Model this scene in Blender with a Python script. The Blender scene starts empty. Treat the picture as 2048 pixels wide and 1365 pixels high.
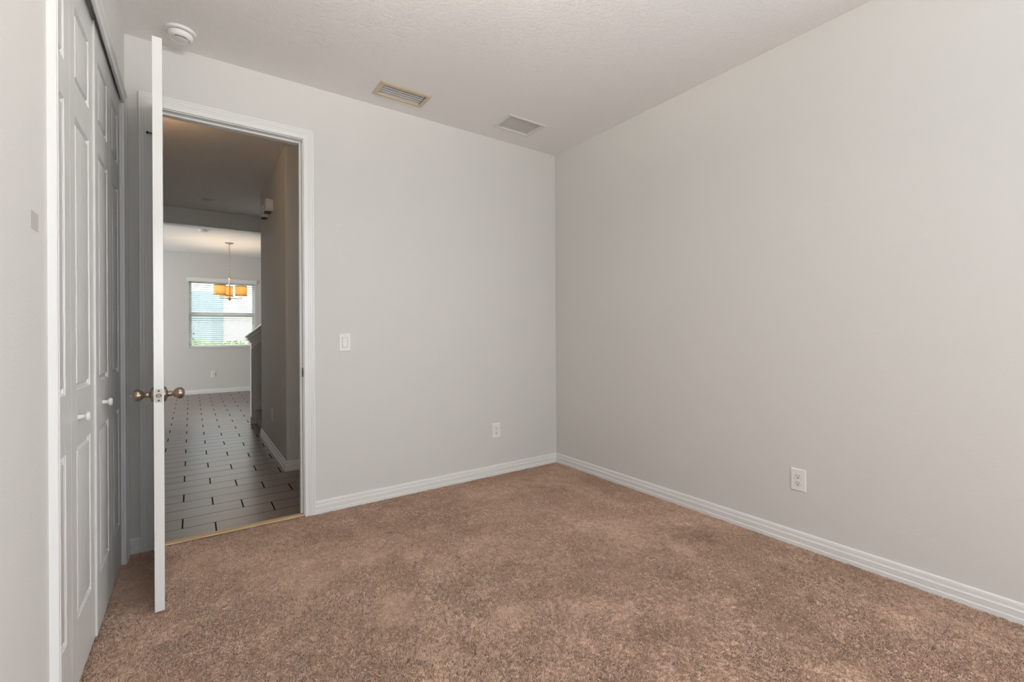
import bpy, bmesh, math, random
from mathutils import Vector, Matrix

random.seed(7)
sc = bpy.context.scene
COL = sc.collection
R = math.radians

# ------------------------------------------------------------------ camera
H = 2.845                       # bedroom ceiling height
XL = -3.0744                    # left (closet) wall plane; right wall X=0, doorway wall Y=0
cam_d = bpy.data.cameras.new('camera')
cam = bpy.data.objects.new('camera', cam_d)
COL.objects.link(cam)
cam_d.sensor_width = 36.0
cam_d.lens = 915.5 / 2048 * 36.0
cam_d.shift_y = -(682.5 - 666.3) / 2048
cam_d.clip_start = 0.02
YAW, ROLL = R(35.037), R(-0.3054)
fw = Vector((math.sin(YAW), math.cos(YAW), 0))
r0 = Vector((math.cos(YAW), -math.sin(YAW), 0))
u0 = Vector((0, 0, 1))
rr = math.cos(ROLL) * r0 + math.sin(ROLL) * u0
uu = -math.sin(ROLL) * r0 + math.cos(ROLL) * u0
M = Matrix((rr, uu, -fw)).transposed().to_4x4()
M.translation = Vector((-2.782, -3.2592, 1.1978))
cam.matrix_world = M
sc.camera = cam

# ------------------------------------------------------------------ view + world
sc.view_settings.view_transform = 'Standard'
sc.view_settings.look = 'None'
sc.view_settings.gamma = 1.0
sc.view_settings.use_curve_mapping = False
sc.view_settings.exposure = 0.0
sc.cycles.max_bounces = 12
sc.cycles.diffuse_bounces = 8
sc.cycles.glossy_bounces = 4
sc.cycles.transparent_max_bounces = 12
sc.cycles.sample_clamp_indirect = 6.0
sc.cycles.caustics_reflective = False
sc.cycles.caustics_refractive = False

world = bpy.data.worlds.new('sky')
sc.world = world
world.use_nodes = True
bg = world.node_tree.nodes['Background']
bg.inputs[0].default_value = (0.86, 0.93, 1.0, 1)
bg.inputs[1].default_value = 4.2


def area(name, loc, rot, sx, sy, power, color, spread=180):
    d = bpy.data.lights.new(name, 'AREA')
    d.shape = 'RECTANGLE'
    d.size, d.size_y = sx, sy
    d.energy = power
    d.color = color
    d.spread = R(spread)
    o = bpy.data.objects.new(name, d)
    COL.objects.link(o)
    o.location = loc
    o.rotation_euler = rot
    return o


# daylight through the bedroom's right window and an added rear one (both behind the camera) and the dining room's patio doors
area('bedroom_window_daylight', (0.22, -3.95, 1.50), (0, R(90), 0), 1.5, 1.8, 19, (0.95, 0.975, 1.0))
area('bedroom_rear_added_daylight', (-2.1, -5.48, 1.55), (R(90), 0, 0), 1.5, 1.5, 23, (0.965, 0.98, 1.0))  # unseen rear window, added to balance the light from the right
area('patio_door_daylight', (-6.30, 5.9, 1.20), (0, R(-90), 0), 2.1, 3.0, 58, (0.97, 0.97, 0.98))


# ------------------------------------------------------------------ materials
def mat(name, color, rough=0.6, metal=0.0, spec=0.5, bump=None, emit=None):
    m = bpy.data.materials.new(name)
    m.use_nodes = True
    nt = m.node_tree
    b = nt.nodes['Principled BSDF']
    b.inputs['Base Color'].default_value = (*color, 1)
    b.inputs['Roughness'].default_value = rough
    b.inputs['Metallic'].default_value = metal
    b.inputs['Specular IOR Level'].default_value = spec
    if bump:
        scale, strength, dist, detail = bump
        pos = nt.nodes.new('ShaderNodeNewGeometry')
        n = nt.nodes.new('ShaderNodeTexNoise')
        n.inputs['Scale'].default_value = scale
        n.inputs['Detail'].default_value = detail
        bp = nt.nodes.new('ShaderNodeBump')
        bp.inputs['Strength'].default_value = strength
        bp.inputs['Distance'].default_value = dist
        nt.links.new(pos.outputs['Position'], n.inputs['Vector'])
        nt.links.new(n.outputs['Fac'], bp.inputs['Height'])
        nt.links.new(bp.outputs['Normal'], b.inputs['Normal'])
    if emit:
        b.inputs['Emission Color'].default_value = (*emit[0], 1)
        b.inputs['Emission Strength'].default_value = emit[1]
    return m


class NT:
    """short-hand for node trees"""
    def __init__(self, m):
        self.t = m.node_tree
        self.b = self.t.nodes['Principled BSDF']

    def n(self, kind, **kw):
        nd = self.t.nodes.new('ShaderNode' + kind)
        for k, v in kw.items():
            setattr(nd, k, v)
        return nd

    def l(self, a, b):
        self.t.links.new(a, b)

    def val(self, sock, v):
        if hasattr(v, 'is_output'):
            self.l(v, sock)
        else:
            sock.default_value = v

    def math(self, op, a, b=0.0, c=0.0, clamp=False):
        nd = self.n('Math', operation=op, use_clamp=clamp)
        for i, v in enumerate((a, b, c)):
            self.val(nd.inputs[i], v)
        return nd.outputs[0]

    def noise(self, vec, scale, detail=2.0, rough=0.5, dist=0.0):
        nd = self.n('TexNoise')
        nd.inputs['Scale'].default_value = scale
        nd.inputs['Detail'].default_value = detail
        nd.inputs['Roughness'].default_value = rough
        nd.inputs['Distortion'].default_value = dist
        self.l(vec, nd.inputs['Vector'])
        return nd.outputs['Fac']

    def ramp(self, fac, stops):
        nd = self.n('ValToRGB')
        cr = nd.color_ramp
        while len(cr.elements) < len(stops):
            cr.elements.new(0.5)
        for e, (p, c) in zip(cr.elements, stops):
            e.position = p
            e.color = (*c, 1) if len(c) == 3 else c
        self.l(fac, nd.inputs[0])
        return nd.outputs[0]

    def mix(self, fac, a, b, blend='MIX'):
        nd = self.n('Mix', data_type='RGBA', blend_type=blend)
        self.val(nd.inputs[0], fac)
        for s, v in ((nd.inputs[6], a), (nd.inputs[7], b)):
            if hasattr(v, 'is_output'):
                self.l(v, s)
            else:
                s.default_value = (*v, 1)
        return nd.outputs[2]

    def scalevec(self, vec, s):
        nd = self.n('Mapping')
        nd.inputs['Scale'].default_value = s
        self.l(vec, nd.inputs['Vector'])
        return nd.outputs[0]


def wall_material(name, color, spots=()):
    """roller-painted wall with a fine orange-peel texture; spots are filler dabs (x, y, z, rx, rz, colour)"""
    m = mat(name, color, 0.62, spec=0.35)
    g = NT(m)
    pos = g.n('NewGeometry').outputs['Position']
    h1 = g.noise(pos, 95, 3, 0.55)
    h2 = g.noise(pos, 30, 2, 0.5)
    h = g.math('ADD', h1, g.math('MULTIPLY', h2, 0.5))
    bp = g.n('Bump')
    bp.inputs['Strength'].default_value = 0.16
    bp.inputs['Distance'].default_value = 0.004
    g.l(h, bp.inputs['Height'])
    g.l(bp.outputs['Normal'], g.b.inputs['Normal'])
    c = None
    for (x, y, z, rx, rz, col) in spots:
        sep = g.n('SeparateXYZ')
        g.l(pos, sep.inputs[0])
        dx = g.math('DIVIDE', g.math('SUBTRACT', sep.outputs[0] if y is None else sep.outputs[1], x if y is None else y), rx)
        dz = g.math('DIVIDE', g.math('SUBTRACT', sep.outputs[2], z), rz)
        d = g.math('ADD', g.math('MULTIPLY', dx, dx), g.math('MULTIPLY', dz, dz))
        d = g.math('ADD', d, g.math('MULTIPLY', g.math('SUBTRACT', g.noise(pos, 60, 3), 0.5), 3.2))
        f = g.math('SUBTRACT', 1.25, d, clamp=True)
        f = g.math('MULTIPLY', f, 0.55)
        c = g.mix(f, c if c is not None else color, col)
    if c is not None:
        g.l(c, g.b.inputs['Base Color'])
    return m


WALL = (0.652, 0.642, 0.616)
M_wall = wall_material('greige_wall_paint', WALL)
M_wall_far = wall_material('greige_wall_paint_with_filler', WALL, [
    (-1.939, None, 1.949, 0.022, 0.006, (0.70, 0.68, 0.66)),
    (-1.940, None, 1.755, 0.020, 0.005, (0.68, 0.67, 0.65)),
    (-1.928, None, 1.690, 0.026, 0.006, (0.70, 0.68, 0.66)),
    (-1.921, None, 1.463, 0.014, 0.008, (0.68, 0.66, 0.64))])
M_ceil = mat('textured_ceiling_paint', (0.85, 0.835, 0.815), 0.8, spec=0.2)
g = NT(M_ceil)
pos = g.n('NewGeometry').outputs['Position']
nz = g.noise(pos, 54, 3, 0.55, 0.7)
rg = g.ramp(nz, [(0.38, (0, 0, 0)), (0.52, (0.8, 0.8, 0.8)), (0.66, (1, 1, 1))])
hh = g.math('ADD', rg, g.math('MULTIPLY', g.noise(pos, 120, 2), 0.35))
bp = g.n('Bump')
bp.inputs['Strength'].default_value = 0.27
bp.inputs['Distance'].default_value = 0.005
g.l(hh, bp.inputs['Height'])
g.l(bp.outputs['Normal'], g.b.inputs['Normal'])

M_trim = mat('white_trim_paint', (0.76, 0.757, 0.745), 0.32, bump=(140, 0.04, 0.002, 2))
M_door = mat('white_semigloss_door_paint', (0.76, 0.755, 0.73), 0.16, bump=(160, 0.03, 0.002, 2))
M_closet = mat('white_woodgrain_closet_door', (0.72, 0.715, 0.70), 0.30)
g = NT(M_closet)
pos = g.n('NewGeometry').outputs['Position']
sv = g.scalevec(pos, (1.0, 9.0, 0.9))
wv = g.n('TexWave', wave_type='RINGS', rings_direction='Z')
wv.inputs['Scale'].default_value = 6
wv.inputs['Distortion'].default_value = 7
wv.inputs['Detail'].default_value = 3
wv.inputs['Detail Scale'].default_value = 1.2
g.l(sv, wv.inputs['Vector'])
fine = g.noise(g.scalevec(pos, (1, 260, 9)), 1.0, 3)
hh = g.math('ADD', wv.outputs['Fac'], g.math('MULTIPLY', fine, 0.8))
bp = g.n('Bump')
bp.inputs['Strength'].default_value = 0.70
bp.inputs['Distance'].default_value = 0.002
g.l(hh, bp.inputs['Height'])
g.l(bp.outputs['Normal'], g.b.inputs['Normal'])

M_plastic = mat('white_switch_plastic', (0.80, 0.79, 0.765), 0.3)
M_ivory = mat('ivory_receptacle_plastic', (0.76, 0.73, 0.66), 0.35)
M_slot = mat('dark_slot', (0.02, 0.015, 0.012), 0.8)
M_nickel = mat('satin_nickel_bronze', (0.35, 0.28, 0.215), 0.30, 1.0)
M_nickel2 = mat('satin_nickel_light', (0.37, 0.355, 0.325), 0.38, 1.0)
M_bronze = mat('aged_bronze', (0.10, 0.075, 0.055), 0.4, 0.9)
M_tarnish = mat('yellowed_vent_paint', (0.62, 0.50, 0.34), 0.45, bump=(50, 0.1, 0.002, 3))
M_louver = mat('pale_vent_louver_paint', (0.62, 0.61, 0.57), 0.45)
M_duct = mat('dark_duct_interior', (0.035, 0.03, 0.025), 0.9)
M_vent = mat('white_vent_paint', (0.72, 0.70, 0.66), 0.45)
M_slat_gap = mat('brown_grille_recess', (0.20, 0.155, 0.10), 0.9)
M_detect = mat('white_detector_plastic', (0.78, 0.775, 0.75), 0.4)
M_track = mat('grey_painted_track', (0.50, 0.50, 0.47), 0.5)
M_thr = mat('bare_pine_tack_strip', (0.62, 0.44, 0.25), 0.6)
g = NT(M_thr)
pos = g.n('NewGeometry').outputs['Position']
g.l(g.ramp(g.noise(g.scalevec(pos, (9, 160, 60)), 1.0, 3), [(0.3, (0.50, 0.34, 0.18)), (0.7, (0.68, 0.50, 0.30))]), g.b.inputs['Base Color'])
M_grass = mat('lawn_green', (0.10, 0.20, 0.03), 0.9, bump=(40, 0.5, 0.02, 3))
M_leaf = mat('hedge_green', (0.30, 0.42, 0.07), 0.8)
M_stucco = mat('neighbour_pale_stucco', (0.80, 0.78, 0.74), 0.9, bump=(40, 0.3, 0.01, 3))
M_screen = mat('neighbour_blue_grey_glass', (0.30, 0.38, 0.42), 0.3)
M_blind = mat('white_blind_slat', (0.80, 0.80, 0.79), 0.45)
M_cord = mat('white_blind_cord', (0.75, 0.75, 0.73), 0.8)
M_tassel = mat('dark_blind_tassel', (0.10, 0.10, 0.10), 0.5)
M_chrome = mat('brushed_copper_nickel', (0.55, 0.42, 0.34), 0.28, 1.0)
M_binding = mat('brown_shade_binding', (0.16, 0.095, 0.035), 0.6)
M_bulb = mat('warm_lit_bulb', (1, 0.85, 0.6), 0.4, emit=((1.0, 0.82, 0.58), 250.0))
M_patch = mat('bare_drywall_patch', (0.46, 0.44, 0.41), 0.8)
M_globe = mat('lit_opal_glass', (0.9, 0.88, 0.82), 0.3, emit=((1.0, 0.92, 0.81), 5.0))
M_room_bulb = mat('lit_frosted_bulb', (1, 1, 1), 0.3, emit=((1.0, 0.925, 0.84), 555.0))

M_globe2 = mat('dim_amber_glass', (0.9, 0.7, 0.5), 0.3, emit=((1.0, 0.55, 0.23), 1.5))
M_added_hall_bulb = mat('added_hall_bulb', (1, 0.9, 0.8), 0.3, emit=((1.0, 0.60, 0.30), 420.0))  # bulb of the added hall lamp

M_shade = mat('amber_fabric_shade', (0.82, 0.60, 0.26), 0.8)
g = NT(M_shade)
tr = g.n('BsdfTranslucent')
tr.inputs[0].default_value = (0.50, 0.40, 0.23, 1)
mx = g.n('MixShader')
mx.inputs[0].default_value = 0.55
out = [n for n in g.t.nodes if n.type == 'OUTPUT_MATERIAL'][0]
g.l(g.b.outputs[0], mx.inputs[1])
g.l(tr.outputs[0], mx.inputs[2])
g.l(mx.outputs[0], out.inputs['Surface'])

M_glass = mat('window_glass', (1, 1, 1), 0.02)
g = NT(M_glass)
tp = g.n('BsdfTransparent')
gl = g.n('BsdfGlossy')
gl.inputs['Roughness'].default_value = 0.02
mx = g.n('MixShader')
mx.inputs[0].default_value = 0.012
out = [n for n in g.t.nodes if n.type == 'OUTPUT_MATERIAL'][0]
g.l(tp.outputs[0], mx.inputs[1])
g.l(gl.outputs[0], mx.inputs[2])
g.l(mx.outputs[0], out.inputs['Surface'])

# carpet: cut pile, brushed into lighter and darker patches
M_carpet = mat('brown_cut_pile_carpet', (0.3, 0.2, 0.14), 1.0, spec=0.05)
g = NT(M_carpet)
pos = g.n('NewGeometry').outputs['Position']
warp = g.n('TexNoise')
warp.inputs['Scale'].default_value = 5
g.l(pos, warp.inputs['Vector'])
wm = g.n('VectorMath', operation='MULTIPLY_ADD')
g.l(warp.outputs['Color'], wm.inputs[0])
wm.inputs[1].default_value = (0.05, 0.05, 0)
g.l(pos, wm.inputs[2])
wpos = wm.outputs[0]
t1 = g.noise(wpos, 95, 4, 0.68, 0.8)
t2 = g.noise(wpos, 420, 2, 0.5)
patch = g.noise(pos, 3.4, 4, 0.55, 0.6)
smudge = g.noise(pos, 9, 4, 0.62, 1.2)
pile = g.ramp(t1, [(0.30, (0.395, 0.262, 0.188)), (0.45, (0.505, 0.344, 0.252)), (0.70, (0.600, 0.420, 0.318))])
pl = g.ramp(patch, [(0.32, (0.90, 0.88, 0.86)), (0.50, (1.0, 1.0, 1.0)), (0.66, (1.07, 1.09, 1.11))])
pile = g.mix(1.0, pile, pl, 'MULTIPLY')
mott = g.ramp(g.noise(wpos, 30, 3, 0.6, 0.8), [(0.32, (0.91, 0.90, 0.89)), (0.5, (1, 1, 1)), (0.68, (1.07, 1.07, 1.07))])
pile = g.mix(1.0, pile, mott, 'MULTIPLY')
sm = g.ramp(smudge, [(0.30, (0.84, 0.82, 0.80)), (0.46, (0.98, 0.98, 0.98)), (0.58, (1.02, 1.02, 1.02)), (0.66, (1.14, 1.14, 1.14))])
pile = g.mix(1.0, pile, sm, 'MULTIPLY')
g.l(pile, g.b.inputs['Base Color'])
g.b.inputs['Sheen Weight'].default_value = 0.25
g.b.inputs['Sheen Roughness'].default_value = 0.6
hh = g.math('ADD', g.math('MULTIPLY', t1, 1.0), g.math('MULTIPLY', t2, 0.5))
bp = g.n('Bump')
bp.inputs['Strength'].default_value = 0.9
bp.inputs['Distance'].default_value = 0.010
g.l(hh, bp.inputs['Height'])
g.l(bp.outputs['Normal'], g.b.inputs['Normal'])

M_pile = M_carpet.copy()
M_pile.name = 'brown_pile_yarn'
for nd in [q for q in M_pile.node_tree.nodes if q.type == 'BUMP']:
    M_pile.node_tree.nodes.remove(nd)

M_stair = mat('dark_stair_carpet', (0.22, 0.17, 0.15), 1.0, spec=0.05, bump=(170, 0.8, 0.006, 3))

# wood-look plank tile: rows along X, end joints stepping by a third
M_tile = mat('grey_wood_plank_tile', (0.2, 0.17, 0.15), 0.35, spec=0.8)
M_tile.node_tree.nodes['Principled BSDF'].inputs['IOR'].default_value = 1.95
g = NT(M_tile)
pos = g.n('NewGeometry').outputs['Position']
sep = g.n('SeparateXYZ')
g.l(pos, sep.inputs[0])
PR, PL = 0.1835, 0.513
ry = g.math('DIVIDE', g.math('SUBTRACT', sep.outputs[1], 0.046), PR)
row = g.math('FLOOR', ry)
fy = g.math('SUBTRACT', ry, row)
m3 = g.math('FLOORED_MODULO', row, 3.0)
rx = g.math('DIVIDE', g.math('ADD', g.math('ADD', sep.outputs[0], 2.66), g.math('MULTIPLY', m3, PL / 3)), PL)
colx = g.math('FLOOR', rx)
fx = g.math('SUBTRACT', rx, colx)
ex = g.math('MULTIPLY', g.math('SUBTRACT', 0.5, g.math('ABSOLUTE', g.math('SUBTRACT', fx, 0.5))), PL)
ey = g.math('MULTIPLY', g.math('SUBTRACT', 0.5, g.math('ABSOLUTE', g.math('SUBTRACT', fy, 0.5))), PR)
jx = g.math('LESS_THAN', ex, 0.0045)
jy = g.math('LESS_THAN', ey, 0.0030)
joint = g.math('MAXIMUM', jx, jy)
cid = g.n('CombineXYZ')
g.l(row, cid.inputs[0])
g.l(colx, cid.inputs[1])
wn = g.n('TexWhiteNoise')
g.l(cid.outputs[0], wn.inputs[0])
off = g.n('VectorMath', operation='ADD')
sh = g.n('VectorMath', operation='SCALE')
g.l(wn.outputs['Color'], sh.inputs[0])
sh.inputs['Scale'].default_value = 7.0
g.l(pos, off.inputs[0])
g.l(sh.outputs[0], off.inputs[1])
grain = g.noise(g.scalevec(off.outputs[0], (2.5, 60, 1)), 1.0, 4, 0.6)
base = g.ramp(grain, [(0.30, (0.078, 0.049, 0.036)), (0.55, (0.142, 0.096, 0.075)), (0.75, (0.205, 0.148, 0.121))])
tint = g.ramp(wn.outputs['Value'], [(0.0, (0.85, 0.84, 0.83)), (1.0, (1.12, 1.10, 1.08))])
base = g.mix(1.0, base, tint, 'MULTIPLY')
base = g.mix(joint, base, (0.035, 0.026, 0.020))
g.l(base, g.b.inputs['Base Color'])
g.l(g.math('ADD', g.math('MULTIPLY', joint, 0.5), 0.30), g.b.inputs['Roughness'])
g.l(g.math('MULTIPLY', g.math('SUBTRACT', 1.0, joint), 1.0), g.b.inputs['Specular IOR Level'])
ridge = g.math('SINE', g.math('MULTIPLY', fy, 2 * math.pi * 9))
hh = g.math('ADD', g.math('MULTIPLY', ridge, 0.30), g.math('MULTIPLY', grain, 0.25))
hh = g.math('SUBTRACT', hh, g.math('MULTIPLY', joint, 1.5))
bp = g.n('Bump')
bp.inputs['Strength'].default_value = 0.3
bp.inputs['Distance'].default_value = 0.002
g.l(hh, bp.inputs['Height'])
g.l(bp.outputs['Normal'], g.b.inputs['Normal'])


# ------------------------------------------------------------------ mesh helpers
class MB:
    def __init__(self, T=None):
        self.v, self.f, self.T = [], [], T

    def add(self, vs, fs):
        o = len(self.v)
        if self.T is not None:
            vs = [self.T @ Vector(p) for p in vs]
        self.v += [tuple(p) for p in vs]
        self.f += [tuple(i + o for i in q) for q in fs]
        return self

    def box(self, a, b):
        x0, y0, z0 = (min(a[i], b[i]) for i in range(3))
        x1, y1, z1 = (max(a[i], b[i]) for i in range(3))
        return self.add([(x0, y0, z0), (x1, y0, z0), (x1, y1, z0), (x0, y1, z0), (x0, y0, z1), (x1, y0, z1), (x1, y1, z1), (x0, y1, z1)],
                        [(0, 3, 2, 1), (4, 5, 6, 7), (0, 1, 5, 4), (1, 2, 6, 5), (2, 3, 7, 6), (3, 0, 4, 7)])

    def cbox(self, c, s):
        return self.box([c[i] - s[i] / 2 for i in range(3)], [c[i] + s[i] / 2 for i in range(3)])

    def sweep(self, rings, closed=False):
        """rings: lists of equal length, consecutive rings joined; each ring is a closed loop; ends capped unless closed"""
        n = len(rings[0])
        vs = [p for r in rings for p in r]
        fs = []
        k = len(rings)
        for i in range(k if closed else k - 1):
            a, b = i * n, ((i + 1) % k) * n
            for j in range(n):
                fs.append((a + j, a + (j + 1) % n, b + (j + 1) % n, b + j))
        if not closed:
            fs.append(tuple(range(n - 1, -1, -1)))
            fs.append(tuple((k - 1) * n + j for j in range(n)))
        return self.add(vs, fs)

    def prism(self, pts, axis, a, b):
        """polygon pts (2D) extruded along axis x|y|z from a to b"""
        def P(p, t):
            return {'x': (t, p[0], p[1]), 'y': (p[0], t, p[1]), 'z': (p[0], p[1], t)}[axis]
        return self.sweep([[P(p, a) for p in pts], [P(p, b) for p in pts]])

    def lathe(self, prof, n=32, T=None):
        """prof: (r, h) pairs about local Z; T places it"""
        T = T or Matrix()
        vs, fs = [], []
        rings = []
        for (r, h) in prof:
            if r < 1e-6:
                rings.append([len(vs)])
                vs.append(T @ Vector((0, 0, h)))
            else:
                rings.append(list(range(len(vs), len(vs) + n)))
                vs += [T @ Vector((r * math.cos(2 * math.pi * i / n), r * math.sin(2 * math.pi * i / n), h)) for i in range(n)]
        for a, b in zip(rings, rings[1:]):
            for i in range(n):
                j = (i + 1) % n
                if len(a) == 1 and len(b) == 1:
                    continue
                if len(a) == 1:
                    fs.append((a[0], b[j], b[i]))
                elif len(b) == 1:
                    fs.append((a[i], a[j], b[0]))
                else:
                    fs.append((a[i], a[j], b[j], b[i]))
        return self.add(vs, fs)

    def tube(self, p0, p1, r, n=12):
        p0, p1 = Vector(p0), Vector(p1)
        d = p1 - p0
        T = Matrix.Translation(p0) @ d.to_track_quat('Z', 'Y').to_matrix().to_4x4()
        L = d.length
        return self.lathe([(0, 0), (r, 0), (r, L), (0, L)], n, T)

    def build(self, name, material, parent=None, smooth=None, bevel=None, loc=None):
        me = bpy.data.meshes.new(name)
        me.from_pydata(self.v, [], self.f)
        bm = bmesh.new()
        bm.from_mesh(me)
        bmesh.ops.remove_doubles(bm, verts=bm.verts, dist=1e-6)
        bmesh.ops.recalc_face_normals(bm, faces=bm.faces)
        bm.to_mesh(me)
        bm.free()
        me.materials.append(material)
        if smooth is not None:
            me.polygons.foreach_set('use_smooth', [True] * len(me.polygons))
            me.set_sharp_from_angle(angle=R(smooth))
        o = bpy.data.objects.new(name, me)
        COL.objects.link(o)
        if parent:
            o.parent = parent
        if loc:
            o.location = loc
        if bevel:
            b = o.modifiers.new('edge', 'BEVEL')
            b.width = bevel
            b.segments = 2
            b.limit_method = 'ANGLE'
            b.angle_limit = R(40)
        return o


def tag(o, label=None, cat=None, group=None, kind=None):
    for k, v in (('label', label), ('category', cat), ('group', group), ('kind', kind)):
        if v:
            o[k] = v
    return o


def struct(o, label, cat):
    return tag(o, label, cat, kind='structure')


def empty(name, loc=(0, 0, 0), rot=(0, 0, 0)):
    o = bpy.data.objects.new(name, None)
    COL.objects.link(o)
    o.location = loc
    o.rotation_euler = rot
    o.empty_display_size = 0.05
    return o


def plate(mb, axis, a, b, u0, u1, w0, w1, holes):
    """slab between a and b on axis, spanning u,w, with rectangular holes (u0,u1,w0,w1)"""
    us = sorted({u0, u1, *[h[i] for h in holes for i in (0, 1)]})
    ws = sorted({w0, w1, *[h[i] for h in holes for i in (2, 3)]})

    def P(t, u, w):
        return {'x': (t, u, w), 'y': (u, t, w), 'z': (u, w, t)}[axis]

    def solid(i, j):
        if i < 0 or j < 0 or i >= len(us) - 1 or j >= len(ws) - 1:
            return False
        cu, cw = (us[i] + us[i + 1]) / 2, (ws[j] + ws[j + 1]) / 2
        return not any(h[0] < cu < h[1] and h[2] < cw < h[3] for h in holes)
    for i in range(len(us) - 1):
        for j in range(len(ws) - 1):
            if not solid(i, j):
                continue
            c = [(us[i], ws[j]), (us[i + 1], ws[j]), (us[i + 1], ws[j + 1]), (us[i], ws[j + 1])]
            for t in (a, b):
                mb.add([P(t, *q) for q in c], [(0, 1, 2, 3)])
            for (di, dj, p, q) in ((-1, 0, c[3], c[0]), (1, 0, c[1], c[2]), (0, -1, c[0], c[1]), (0, 1, c[2], c[3])):
                if not solid(i + di, j + dj):
                    mb.add([P(a, *p), P(a, *q), P(b, *q), P(b, *p)], [(0, 1, 2, 3)])
    return mb


def rounded_prism_z(pts, rad, z0, z1, n=6):
    """vertical prism of a convex polygon with bullnosed vertical edges; rad per corner"""
    out = []
    k = len(pts)
    for i in range(k):
        p, a, b = Vector(pts[i]), Vector(pts[i - 1]), Vector(pts[(i + 1) % k])
        r = rad[i]
        if r <= 0:
            out.append(tuple(p))
            continue
        d0, d1 = (a - p).normalized(), (b - p).normalized()
        s, e = p + d0 * r, p + d1 * r
        c = p + d0 * r + d1 * r
        a0, a1 = math.atan2(*(s - c).yx), math.atan2(*(e - c).yx)
        while a1 - a0 > math.pi:
            a1 -= 2 * math.pi
        while a1 - a0 < -math.pi:
            a1 += 2 * math.pi
        for j in range(n + 1):
            t = a0 + (a1 - a0) * j / n
            out.append((c.x + r * math.cos(t), c.y + r * math.sin(t)))
    return MB().prism(out, 'z', z0, z1)


# ------------------------------------------------------------------ room shell
WT = 0.115                                  # partition thickness
DX0, DX1, DZ = -2.946, -2.178, 2.477         # clear door opening between jambs
JT = 0.018
CY0, CY1, CZ = -1.595, -0.122, 2.470         # closet opening in the left wall
YB = -5.25                                   # back wall
VENT1 = (-1.764, -1.404, -0.345, -0.149)
VENT2 = (-0.819, -0.461, -0.445, -0.191)
v1h = (VENT1[0] + 0.03, VENT1[1] - 0.03, VENT1[2] + 0.03, VENT1[3] - 0.03)
v2h = (VENT2[0] + 0.03, VENT2[1] - 0.03, VENT2[2] + 0.03, VENT2[3] - 0.03)

PILE = 0.011                                 # pile height: the tips end at z = 0
o = plate(MB(), 'z', -0.06, -PILE, XL - 0.7, 0.12, YB, 0.0, []).build('floor', M_carpet)
struct(o, 'brown carpeted floor of the empty bedroom', 'carpet')
o = plate(MB(), 'z', H, H + 0.12, XL - 0.75, 0.12, YB - 0.2, 0.03, [v1h, v2h]).build('ceiling', M_ceil)
struct(o, 'textured off-white bedroom ceiling with two air vents', 'ceiling')
o = plate(MB(), 'y', 0.0, WT, XL - 0.75, 0.12, 0.0, H, [(DX0 - JT, DX1 + JT, -1, DZ + JT)]).build('wall_far', M_wall_far)
struct(o, 'greige bedroom wall that the open doorway is cut through', 'wall')
o = plate(MB(), 'x', 0.0, 0.12, YB - 0.2, 0.0, 0.0, H, [(-4.9, -3.0, 0.72, 2.28)]).build('wall_right', M_wall)
struct(o, 'plain greige wall on the right with one low outlet', 'wall')
o = plate(MB(), 'x', XL - 0.115, XL, YB, 0.0, 0.0, H, [(CY0, CY1, -1, CZ)]).build('wall_left', M_wall)
struct(o, 'greige wall around the white bifold closet doors', 'wall')
o = plate(MB(), 'y', YB - 0.15, YB, XL, 0.0, 0.0, H, [(-2.90, -0.80, 0.75, 2.33)]).build('wall_back', M_wall)
struct(o, 'greige bedroom wall behind the camera with an added window opening', 'wall')
# closet interior behind the doors
mb = MB()
mb.box((XL - 0.75, CY0 - 0.15, 0), (XL - 0.72, CY1 + 0.1, H))
mb.box((XL - 0.72, CY0 - 0.15, 0), (XL - 0.115, CY0 - 0.12, H))
o = mb.build('wall_closet', M_wall)
struct(o, 'inside wall of the closet behind the bifold doors', 'wall')

# hall and dining room beyond the doorway
HX = -2.103                                  # hall side of the stair wall
HY0, HY1 = 1.157, 2.885
DY = 7.95
WX0, WX1, WZ0, WZ1 = -2.815, -1.655, 0.935, 2.300
o = plate(MB(), 'z', -0.06, -0.002, -6.6, 0.6, 0.0, DY, []).build('floor_hall', M_tile)
struct(o, 'grey wood-plank tile floor running from the hall to the dining room', 'tile floor')
o = plate(MB(), 'z', H, H + 0.1, -3.6, 0.6, 0.03, 4.07, []).build('ceiling_hall', M_ceil)
struct(o, 'shadowed textured hall ceiling with one recessed light', 'ceiling')
o = plate(MB(), 'z', H, H + 0.1, -6.6, 0.6, 4.07, DY + 0.2, []).build('ceiling_dining', M_ceil)
struct(o, 'pale dining room ceiling that the chandelier hangs from', 'ceiling')
o = MB().box((-3.6, 4.00, 2.632), (0.3, 4.145, H)).build('wall_header', M_wall, bevel=0.012)
struct(o, 'dropped header beam between the hall and the dining room', 'beam')
o = MB().box((-3.2195, 3.995, 2.617), (0.2995, 4.150, 2.6315)).build('trim_8', M_trim, bevel=0.003)
struct(o, 'pale trim board along the underside of the dropped hall header', 'trim')
o = MB().box((-3.35, WT, 0), (-3.22, 4.14, H)).build('wall_hall_left', M_wall)
struct(o, 'hall wall hidden behind the open bedroom door', 'wall')
o = rounded_prism_z([(HX, HY0), (0.3, HY0), (0.3, HY1), (HX, HY1)], [0.02, 0, 0, 0.02], 0, H).build('wall_hall', M_wall, smooth=40)
struct(o, 'dark rounded-corner hall wall beside the stairs, carrying two small boxes', 'wall')
o = MB().box((0.3, WT, 0), (0.42, DY, H)).build('wall_hall_end', M_wall)
struct(o, 'unlit wall at the end of the side passage', 'wall')
o = plate(MB(), 'y', DY, DY + 0.16, -6.6, 0.6, 0.0, H, [(WX0, WX1, WZ0, WZ1)]).build('wall_dining', M_wall)
struct(o, 'far dining room wall around the window with open blinds', 'wall')
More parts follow.
